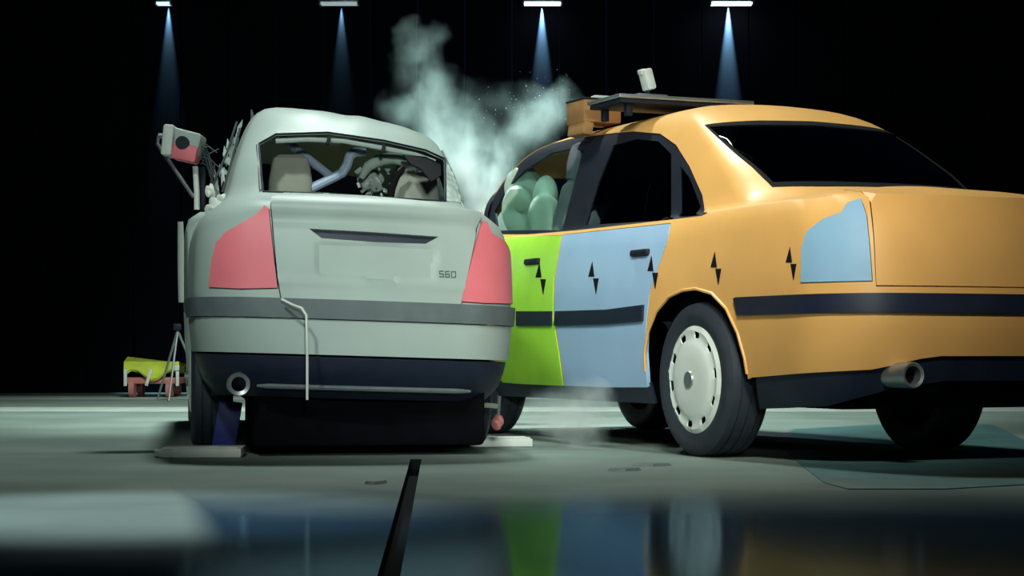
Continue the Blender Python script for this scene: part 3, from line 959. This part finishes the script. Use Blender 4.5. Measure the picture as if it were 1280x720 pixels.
for k in range(16):
    px, py = rr.uniform(448, 490), rr.uniform(205, 244)
    c = ls(px, py, 9.34 + rr.uniform(-.05, .05)); s = rr.uniform(0.008, 0.022)
    g.box(c, (s, s * 0.4, s * rr.uniform(.8, 2.2)), (rr.uniform(-1, 1), rr.uniform(-1, 1), rr.uniform(-1, 1)))
g.build('broken_trim', M['frost'], silver_car, smooth=False, kind='stuff', label='broken pale trim in the cabin')
MB().tube([ls(506, 209, 9.1), ls(496, 220, 9.1), ls(490, 235, 9.1), ls(488, 252, 9.1)], [0.008, 0.016, 0.017, 0.014], 8).build('belt_strap', M['black'], silver_car)
# rim of the broken rear window
rim = [shS.F(*p) + shS.N(*p) * 0.002 for p in rwin]
rim.append(rim[0])
MB().tube(rim, 0.0045, 6).build('window_rim', M['dark'], silver_car)
hd = [shS.F(*shS.inv1(np.array(p, float), UP_S)) - np.array([0, -0.04, 0.012]) for p in ((345, 172), (385, 170), (430, 172), (480, 181), (520, 189), (545, 198))]
MB().tube(hd, 0.012, 8).build('header_bar', M['silver'], silver_car)
for px, py in ((411, 172), (480, 182)):
    p = shS.F(*shS.inv1(np.array([px, py], float), UP_S))
    MB().box((p[0], p[1] + 0.03, p[2] - 0.012), (0.016, 0.03, 0.035), (0, 0.2, 0), 0.004).build('clip', M['dark'], silver_car)
# torn lining under the roof, right corner
tl_ = shS.inv([(505, 188), (534, 191), (554, 200), (554, 214), (541, 222), (528, 206), (515, 200)], UP_S)
sheet('torn_lining', shS, tl_, M['black'], silver_car, off=-0.02, thick=0.006, res=0.03)
# frosted crumbs of the window on the right pillar, dark folds in the pillars
cr = shS.inv([(557, 204), (566, 208), (580, 235), (588, 254), (558, 252)], UP_S)
sheet('cracked_glass', shS, cr, M['frost'], silver_car, off=0.004, thick=0.004, res=0.02, bulge=lambda s, v: 0.004 * np.sin(140 * s) * np.sin(90 * v))
for pts in ([(563, 184), (576, 213), (590, 247)], [(577, 190), (593, 228)], [(568, 220), (578, 248)], [(322, 182), (326, 239)]):
    sv = [shS.inv1(np.array(p, float), UP_S) for p in pts]
    MB().tube([shS.F(*p) + shS.N(*p) * 0.004 for p in sv], 0.006, 6).build('pillar_fold', M['silver_trim'], silver_car)
# the bent left flank: torn glass, wires, shards
g = MB()
for k in range(22):
    t = rr.random()
    px, py = 298 - 34 * t + rr.uniform(-4, 7), 160 + 84 * t + rr.uniform(-6, 6)
    c = ls(px, py, 9.3 + 0.5 * rr.random()); L = rr.uniform(0.02, 0.06)
    a = rr.uniform(-0.5, 0.6); dx = Vector((math.sin(a), rr.uniform(-.3, .3), math.cos(a))) * L
    n = Vector((0.010, 0, 0.002)) * rr.uniform(.5, 1.3); q = Vector((0, 0.004, 0))
    g.add([c - dx, c + n, c + dx, c - n, c - dx + q, c + n + q, c + dx + q, c - n + q], [(0, 1, 2, 3), (7, 6, 5, 4), (0, 4, 5, 1), (1, 5, 6, 2), (2, 6, 7, 3), (3, 7, 4, 0)])
g.build('glass_shards', M['frost'], silver_car, smooth=False, kind='stuff', label='shattered glass hanging from the left side window')
for k, (px, py, s) in enumerate(((268, 262, .030), (277, 252, .022), (263, 238, .02), (281, 270, .02))):
    lump('torn_metal', tuple(ls(px, py, 8.75)), (s, s * .8, s * 1.3), M['white'], silver_car, 20 + k, 0.35)
g = MB()
for pts in ([(296, 152), (284, 190), (270, 222), (262, 244)], [(300, 160), (290, 200), (278, 240)], [(268, 205), (264, 228), (262, 250)]):
    g.tube([ls(px, py, 9.25) for px, py in pts], 0.006, 6)
g.build('window_channel', M['silver_trim'], silver_car)
# skin of the left rear door, bent outwards
def side_panel(name, rows, d0, dep, m, **kw):
    V, F = [], []
    for (py, xl, xr) in rows:
        for x, dd in ((xl, 0.05), (xl + (xr - xl) * .35, 0.0), (xr, -0.02), (xr, dep), (xl, dep)):
            V.append(ls(x, py, d0 + dd))
    n = len(rows)
    for k in range(n - 1):
        for j in range(5): F.append((5 * k + j, 5 * k + (j + 1) % 5, 5 * k + 5 + (j + 1) % 5, 5 * k + 5 + j))
    F += [(0, 1, 2, 3, 4), tuple(5 * (n - 1) + j for j in (4, 3, 2, 1, 0))]
    return build(name, V, F, m, silver_car, fix=True, angle=50, **kw)
side_panel('bent_door_skin', ((265, 250, 275), (274, 236, 266), (290, 231, 258), (320, 229, 252), (370, 229, 250), (430, 231, 250), (464, 234, 250)), 8.86, 0.14, M['silver'], label='bent silver skin of the left rear door')
side_panel('door_edge', ((277, 222, 229), (300, 222, 230), (340, 222, 230), (378, 223, 230)), 8.84, 0.06, M['white'], label='pale torn edge of the left door')
p = shS.F(*shS.inv1(np.array([309., 140.]), UP_S))
MB().tube([(p[0], p[1], p[2] - 0.02), (p[0] - 0.008, p[1], p[2] + 0.035)], [0.012, 0.003], 8).build('antenna', M['silver_trim'], silver_car)
# blue flap and film at the left rear tyre
g = MB().box(ls(284, 530, 8.50), (0.10, 0.012, 0.20), (0.1, 0.16, 0), 0.004)
g.build('mud_flap', M['blue_strap'], silver_car, label='dark blue hanging flap beside the left rear tyre')
wl = [o for o in silver_car.children if o.name.startswith('wheel') and o.location.x < 0 and o.location.y < 2 and 'well' not in o.name][0]
g = MB(); V, F = [], []
for k in range(7):
    a = math.pi + 0.16 - 0.55 * k / 6
    for xx in (-0.035, 0.035):
        V.append((xx + 0.03, 0.3135 * math.cos(a), 0.3135 * math.sin(a) - 0.02))
for k in range(6): F.append((2 * k, 2 * k + 1, 2 * k + 3, 2 * k + 2))
g.add(V, F).build('tread_film', M['teal_sticker'], wl, fix=False, label='teal film stuck on the tread')
g = MB().tube([ls(624, 495, 8.65), ls(623, 518, 8.65)], 0.008, 8)
g.build('hanger_rod', M['steel'], silver_car)
lump('hanger_pad', tuple(ls(622, 527, 8.65)), (0.026, 0.026, 0.032), M['pink'], silver_car, 31, 0.15, label='faded red pad hanging under the right rear corner')
MB().box(ls(613, 507, 8.6), (0.06, 0.04, 0.022), (0, 0.1, 0), 0.005).build('hanger_bracket', M['seat'], silver_car)
for px, py in ((366, 495), (378, 494)):
    MB().box(ls(px, py, 8.25), (0.022, 0.03, 0.035), (0, 0.2, 0), 0.004).build('tow_clip', M['silver_trim'], silver_car)

# ---- gear on the orange roof
g = MB().box((0, 0, 0.055), (0.20, 0.20, 0.11), (0, 0, 0), 0.008)
tb = empty('equipment_box', (0, 0, 0), YAW_O, label='tan box fixed on the front edge of the orange roof', cat='box')
tb.location = at(742, 156, 9.60)
g.build('box_shell', M['tan'], tb)
MB().box((-0.075, -0.01, -0.028), (0.05, 0.18, 0.06), (0, 0.15, 0), 0.004).build('box_bracket', M['tan'], tb)
MB().box((0, 0, 0.113), (0.205, 0.205, 0.01), (0, 0, 0), 0.004).build('box_cover', M['dark'], tb)
MB().box((0.02, -0.05, 0.125), (0.10, 0.05, 0.018), (0, 0, 0), 0.006).build('latch', M['white'], tb)
tray = empty('roof_tray', at(838, 144, 9.25), YAW_O, label='long flat grey tray mounted across the orange car roof', cat='tray')
MB().box((0, 0, 0.055), (0.70, 0.34, 0.018), (0, 0.0, 0), 0.004).build('tray_plate', M['steel'], tray)
MB().box((0, 0, 0.035), (0.68, 0.32, 0.02), (0, 0.0, 0), 0.004).build('tray_underside', M['dark'], tray)
for x in (-0.28, 0.28):
    for y in (-0.12, 0.12):
        MB().box((x, y, 0.0), (0.03, 0.03, 0.06), (0, 0, 0), 0.003).build('foot', M['dark'], tray)
rc = empty('roof_camera', at(810, 125.2, 9.25), YAW_O, label='small pale grey camera standing on the roof tray', cat='camera')
MB().box((0, 0, 0.012), (0.16, 0.10, 0.024), (0, 0, 0), 0.006).build('base_plate', M['steel'], rc)
MB().tube([(0, 0, 0.02), (0.0, 0, 0.05)], 0.012, 10).build('stem', M['dark'], rc)
g = MB().box((-0.004, 0, 0.095), (0.048, 0.07, 0.10), (0, -0.28, 0), 0.012)
g.box((-0.032, 0, 0.130), (0.03, 0.04, 0.024), (0, -0.2, 0), 0.006)
g.build('camera_body', M['white'], rc)
g = MB().tube([lo(876, 155, 8.62), lo(874, 150, 8.62), lo(878, 147, 8.62)], [0.008, 0.006, 0.002], 6)
g.build('antenna', M['black'], orange_car)
g = MB()
for k in range(9):
    px, py = rr.uniform(642, 664), rr.uniform(458, 482)
    s = rr.uniform(0.012, 0.03); c = lo(px, py, 10.0)
    g.box(c, (s, s, s * 0.6), (rr.random(), rr.random(), rr.random()), 0.002)
g.build('torn_liner', M['silver_trim'], orange_car, kind='stuff', smooth=False)

# ---- camera on a bracket beside the silver car
CR = 9.1
cr_ = empty('outrigger_camera', at(246, 262, CR), label='grey camera with red film on a bracket left of the silver car', cat='camera')
def lc(px, py, dd=0.0): return at(px, py, CR + dd) - cr_.location
MB().box(lc(232, 180), (0.155, 0.16, 0.115), (0, 0.25, 0), 0.018).build('camera_body', M['silver'], cr_)
MB().box(lc(213, 177, -0.02), (0.05, 0.17, 0.14), (0, 0.1, 0), 0.01).build('side_plate', M['white'], cr_)
g = MB().box(lc(233, 192, -0.03), (0.115, 0.13, 0.075), (0, 0.22, 0), 0.012)
g.build('red_film', M['red_tape'], cr_, label='rose red film on the camera')
MB().lathe([(-0.10, 0.001), (-0.10, 0.030), (-0.03, 0.034)], 'Y', lc(232, 181, 0.0), 20).build('lens', M['dark'], cr_)
MB().tube([lc(198, 170), lc(197, 180), lc(220, 214), lc(242, 246)], 0.009, 8).build('strut', M['steel'], cr_)
MB().tube([lc(198, 170), lc(210, 170)], 0.012, 8).build('strut', M['steel'], cr_)
MB().tube([lc(244, 208), lc(246, 240), lc(246, 262)], 0.013, 8).build('strut', M['white'], cr_)
MB().box(lc(253, 236, .05), (0.03, 0.03, 0.20), (0, 0, 0), 0.004).build('bracket', M['dark'], cr_)
g = MB()
for k in range(12):
    a = lc(250 + rr.uniform(0, 8), 180 + rr.uniform(0, 26), rr.uniform(-.03, .08)); b = lc(262 + rr.uniform(0, 14), 196 + rr.uniform(-18, 40), .1)
    g.tube([a, (a + b) / 2 + Vector((0, 0, 0.015)), b], 0.0025, 5)
g.build('wiring', M['silver_trim'], cr_, kind='stuff')

# ---- cord hanging from the boot lid
g = MB().tube([at(352, 374, 7.93), at(366, 381, 7.90), at(377, 385, 7.88), at(383, 394, 7.87), at(384, 440, 7.87), at(384, 500, 7.87)], 0.0055, 6)
tag(g.build('cord', M['white']), 'thin pale cord hanging down over the silver rear bumper', 'cord')

# ---- plates on the floor
def plate_box(name, px, py, w, dep, rz, label, h=0.036):
    p = on_floor(px, py)
    e = empty(name, p, R(rz), label=label, cat='plate', group='pale plates on the floor')
    MB().box((0, 0, h / 2 + 0.001), (w, dep, h), (0, 0, 0), 0.004).build('plate_board', M['white'], e)
    MB().box((0, -dep / 2 + 0.012, h + 0.004), (w * 0.92, 0.02, 0.008), (0, 0, 0), 0.002).build('plate_rail', M['white'], e)
plate_box('floor_plate', 254, 570, 0.33, 0.30, 4, 'pale plate on the floor below the exhaust tip')
plate_box('floor_plate', 622, 557, 0.29, 0.30, 6, 'pale plate on the floor at the right rear corner of the silver car')
plate_box('floor_plate', 205, 572, 0.05, 0.10, 30, 'small pale scrap of plate, leftmost on the floor', 0.03)

# ---- stripes, painted shadow patch, scrap
def floor_quad(name, pix, m, h, **kw):
    P = [on_floor(*p) for p in pix]; n = len(P)
    V = [(p.x, p.y, 0.0008) for p in P] + [(p.x, p.y, h) for p in P]
    F = [tuple(range(n - 1, -1, -1)), tuple(range(n, 2 * n))] + [(i, (i + 1) % n, (i + 1) % n + n, i + n) for i in range(n)]
    return build(name, V, F, m, fix=True, smooth=False, **kw)
def stripe(y0, y1, x0, x1, nm):
    V = [(x0, y0, .0005), (x1, y0, .0005), (x1, y1, .0005), (x0, y1, .0005), (x0, y0, .003), (x1, y0, .003), (x1, y1, .003), (x0, y1, .003)]
    build(nm, V, [(3, 2, 1, 0), (4, 5, 6, 7), (0, 1, 5, 4), (1, 2, 6, 5), (2, 3, 7, 6), (3, 0, 4, 7)], M['strip_white'], smooth=False, kind='structure', label='pale painted stripe across the far floor')
stripe(14.3, 15.4, -6, 6, 'trim_2')
stripe(18.0, 19.2, -6, 6, 'trim_3')
shd_ = floor_quad('floor_shadow', [(968, 552), (992, 537), (1100, 531), (1240, 531), (1300, 560), (1290, 606), (1180, 612), (1060, 612), (1030, 604), (1004, 584)], M['shadow_teal'], 0.003)  # thin teal patch painting the orange car's shadow onto the floor
tag(shd_, 'painted teal shadow of the orange car on the floor right of its wheel', 'painted shadow')
for (px, py, w, rz) in ((781, 588, 0.10, 0.3), (815, 582, 0.12, 0.05), (470, 604, 0.07, 0.5)):
    p = on_floor(px, py)
    V2 = [(math.cos(a) * w * (0.5 + 0.2 * rr.random()), math.sin(a) * 0.10 * (0.5 + 0.3 * rr.random())) for a in np.linspace(0, 6.283, 9)[:-1]]
    V = [(p.x + x, p.y + y + x * rz, 0.001) for x, y in V2] + [(p.x + x * .8, p.y + y * .8 + x * rz, 0.010) for x, y in V2]
    F = [tuple(range(7, -1, -1)), tuple(range(8, 16))] + [(i, (i + 1) % 8, (i + 1) % 8 + 8, i + 8) for i in range(8)]
    o = build('trim_scrap', V, F, M['silver_trim'], fix=True, smooth=False)
    tag(o, {781: 'dark flat scrap on the floor below the smoke', 815: 'long dark scrap on the floor just left of the orange rear wheel', 470: 'small dark scrap on the floor behind the silver car, left of the slot'}[px], 'scrap', 'dark scraps on the floor')

# ---- yellow cart far behind on the left
YC = 19.0
cart = empty('equipment_cart', (at(196, 494, YC).x, YC, 0), label='low cart under an acid yellow cover far behind on the left', cat='cart')
V, F = [], []
for i in range(9):
    x = -0.26 + 0.52 * i / 8
    for j, (y, z) in enumerate(((-0.3, 0.22 + 0.05 * math.sin(i * 1.1)), (-0.28, 0.34), (-0.1, 0.385 - 0.008 * i), (0.2, 0.38 - 0.008 * i), (0.3, 0.24))):
        V.append((x, y, z))
for i in range(8):
    for j in range(4): F.append((5 * i + j, 5 * (i + 1) + j, 5 * (i + 1) + j + 1, 5 * i + j + 1))
n = len(V); V += [(x * .98, y * .96, z - 0.015) for x, y, z in V]
F += [tuple(q + n for q in f[::-1]) for f in F]
build('cover', V, F, M['yellow'], cart, fix=True, angle=60)
MB().box((0, 0, 0.16), (0.48, 0.5, 0.06), (0, 0, 0), 0.01).build('chassis', M['pink'], cart)
for x in (-0.19, 0.16):
    for y in (-0.22, 0.22):
        MB().lathe([(-0.025, 0.01), (-0.025, 0.085), (0.025, 0.085), (0.025, 0.01)], 'X', (x, y, 0.086), 20).build('cart_wheel', M['pink'], cart)
for x in (-0.24, -0.02, 0.25):
    MB().box((x, -0.31, 0.19), (0.03, 0.02, 0.16), (0, 0.3 * (x == -0.02), 0), 0.003).build('cart_strut', M['white'], cart)
MB().box((0.24, -0.32, 0.28), (0.06, 0.02, 0.05), (0, 0, 0), 0.005).build('cart_lamp', M['white'], cart)
st = empty('tripod', (at(222, 494, 17.5).x, 17.5, 0), label='spindly grey tripod far behind the left flank of the silver car', cat='tripod')
top = Vector((0, 0, 0.62))
for k in range(3):
    a = k * 2.09 + 0.4
    MB().tube([top, (0.26 * math.cos(a), 0.26 * math.sin(a), 0.004)], [0.012, 0.009], 7).build('leg', M['steel'], st)
MB().box(top + Vector((0, 0, 0.03)), (0.07, 0.07, 0.06), (0, 0, 0), 0.01).build('tripod_head', M['dark'], st)

# ---- lamps in a row before the far wall
LY = 20.72
for px, w, strength, pw, lab in ((205, 0.16, 1.0, 3.0, 'leftmost small dim lamp in the row above the far wall'),
                                 (424, 0.40, 0.35, 1.6, 'dim second lamp from the left above the far wall'),
                                 (678, 0.40, 4.0, 9.0, 'bright lamp above the smoke on the far wall'),
                                 (914, 0.44, 7.0, 14.0, 'brightest lamp, rightmost in the row above the far wall')):
    x = (px - 640) / FPX * LY
    e = empty('wall_lamp', (x, LY, 4.045), label=lab, cat='lamp', group='lamps on the far wall')
    g = MB().box((0, 0, 0.05), (w, 0.16, 0.05), (0, 0, 0), 0.008).box((0, 0.13, 0.05), (0.05, 0.16, 0.04))
    g.build('lamp_housing', M['steel'], e)
    lm = emit_mat('lamp_face', (0.75, 0.92, 1.0), strength)
    MB().box((0, 0, 0.014), (w * 0.94, 0.12, 0.022), (0, 0, 0), 0.005).build('lamp_face', lm, e)
    for sx in (-1, 1):
        MB().box((sx * w * 0.5, 0, 0.02), (0.02, 0.15, 0.05), (0, 0, 0), 0.004).build('end_cap', M['steel'], e)
    sp = spot('wall_lamp_beam', (x, LY + 0.266, 4.13), (x, LY + 0.274, 3.0), pw * 500, 18, 1.0, (0.38, 0.80, 1.0), 0.006)

# ---- smoke: soft-edged volumes in meshes of their own shape
def smoke(name, blobs, density, colour, label, seed, nscale, lo_=0.42, hi_=0.68, shade=1.0):
    bm = bmesh.new()
    for (px, py, r, d, wt) in blobs:
        p = at(px, py, d)
        bmesh.ops.create_icosphere(bm, subdivisions=3, radius=r / FPX * d * 1.0, matrix=Matrix.Translation(p))
    me = bpy.data.meshes.new(name); bm.to_mesh(me); bm.free()
    o = bpy.data.objects.new(name, me); COL.objects.link(o)
    md = o.modifiers.new('join', 'REMESH'); md.mode = 'VOXEL'; md.voxel_size = 0.035
    dg = bpy.context.evaluated_depsgraph_get()
    me2 = bpy.data.meshes.new_from_object(o.evaluated_get(dg))
    o.modifiers.clear(); o.data = me2
    m = bpy.data.materials.new(name); m.use_nodes = True
    nt = m.node_tree; L = nt.links
    nt.nodes.remove(nt.nodes['Principled BSDF'])
    out = nt.nodes['Material Output']
    tc = nt.nodes.new('ShaderNodeTexCoord')
    acc = None
    wn = nt.nodes.new('ShaderNodeTexNoise'); wn.inputs['Scale'].default_value = nscale * 0.9; wn.inputs['Detail'].default_value = 4
    L.new(tc.outputs['Object'], wn.inputs['Vector'])
    wa = nt.nodes.new('ShaderNodeVectorMath'); wa.operation = 'MULTIPLY_ADD'
    wa.inputs[1].default_value = (0.36, 0.36, 0.36)
    L.new(wn.outputs['Color'], wa.inputs[0]); L.new(tc.outputs['Object'], wa.inputs[2])
    wb_ = nt.nodes.new('ShaderNodeVectorMath'); wb_.operation = 'SUBTRACT'; wb_.inputs[1].default_value = (0.18, 0.18, 0.18)
    L.new(wa.outputs[0], wb_.inputs[0])
    for (px, py, r, d, wt) in blobs:
        p = at(px, py, d)
        ds = nt.nodes.new('ShaderNodeVectorMath'); ds.operation = 'DISTANCE'
        ds.inputs[1].default_value = p
        L.new(wb_.outputs[0], ds.inputs[0])
        mr = nt.nodes.new('ShaderNodeMapRange'); mr.interpolation_type = 'SMOOTHSTEP'
        mr.inputs['From Min'].default_value = 0.0; mr.inputs['From Max'].default_value = r / FPX * d * 0.84
        mr.inputs['To Min'].default_value = wt; mr.inputs['To Max'].default_value = 0.0
        L.new(ds.outputs['Value'], mr.inputs['Value'])
        if acc is None: acc = mr.outputs[0]
        else:
            mx = nt.nodes.new('ShaderNodeMath'); mx.operation = 'ADD'
            L.new(acc, mx.inputs[0]); L.new(mr.outputs[0], mx.inputs[1]); acc = mx.outputs[0]
    sb_ = nt.nodes.new('ShaderNodeMath'); sb_.operation = 'SUBTRACT'; sb_.inputs[1].default_value = 0.02; sb_.use_clamp = True
    L.new(acc, sb_.inputs[0]); acc = sb_.outputs[0]
    n = nt.nodes.new('ShaderNodeTexNoise'); n.inputs['Scale'].default_value = nscale; n.inputs['Detail'].default_value = 5
    n.inputs['Distortion'].default_value = 0.6
    mp = nt.nodes.new('ShaderNodeMapping'); mp.inputs['Location'].default_value = (seed, 0, 0); mp.inputs['Scale'].default_value = (1, 1, 0.6)
    L.new(tc.outputs['Object'], mp.inputs[0]); L.new(mp.outputs[0], n.inputs['Vector'])
    nr = nt.nodes.new('ShaderNodeMapRange'); nr.inputs['From Min'].default_value = lo_; nr.inputs['From Max'].default_value = hi_
    L.new(n.outputs['Fac'], nr.inputs['Value'])
    a1 = nt.nodes.new('ShaderNodeMath'); a1.operation = 'MULTIPLY'; L.new(acc, a1.inputs[0]); L.new(nr.outputs[0], a1.inputs[1])
    a2 = nt.nodes.new('ShaderNodeMath'); a2.operation = 'MULTIPLY'; a2.inputs[1].default_value = density; L.new(a1.outputs[0], a2.inputs[0])
    vs = nt.nodes.new('ShaderNodeVolumeScatter'); vs.inputs['Color'].default_value = (*colour, 1); vs.inputs['Anisotropy'].default_value = 0.2
    L.new(a2.outputs[0], vs.inputs['Density']); L.new(vs.outputs[0], out.inputs['Volume'])
    o.data.materials.clear(); o.data.materials.append(m)
    return tag(o, label, 'smoke', kind='stuff')


D1 = 11.6
smoke('smoke_plume', [(530, 55, 56, D1, .16), (522, 95, 62, D1, .20), (545, 112, 60, D1, .22), (512, 142, 56, D1, .16), (552, 145, 66, D1, .32), (565, 178, 70, D1, .5), (592, 205, 78, D1, .6),
                      (604, 250, 74, D1, .7), (612, 290, 70, D1, .7), (636, 178, 64, D1, .5), (668, 152, 58, D1, .5), (698, 140, 48, D1, .45), (610, 128, 50, D1, .08), (640, 122, 46, D1, .08)],
      12.0, (0.64, 0.90, 0.88), 'pale blue smoke plume rising between the two cars', 3.0, 4.6, 0.37, 0.72)
D2 = 8.85
smoke('smoke_puff', [(694, 512, 55, D2, .8), (722, 520, 58, D2, 1.), (708, 548, 46, D2, 1.), (742, 505, 36, D2, .6), (690, 545, 36, D2, .8)],
      9.0, (0.8, 0.95, 0.92), 'thin grey smoke puff under the blue and green doors', 8.0, 5.0, 0.36, 0.68)
g = MB()
for k in range(90):
    t = rr.random()
    px, py = 585 + 135 * t + rr.gauss(0, 10), 146 - 38 * t + rr.gauss(0, 18)
    p = at(px, py, 10.75 + rr.uniform(-.3, .3)); s = rr.uniform(0.0015, 0.0045)
    q = [Vector((rr.uniform(-1, 1), rr.uniform(-1, 1), rr.uniform(-1, 1))) * s for _ in range(4)]
    g.add([p + v for v in q], [(0, 1, 2), (0, 3, 1), (1, 3, 2), (0, 2, 3)])
tag(g.build('glass_fragments', M['frost'], smooth=False), 'tiny glass fragments flying above the front of the orange car', 'fragments', kind='stuff')
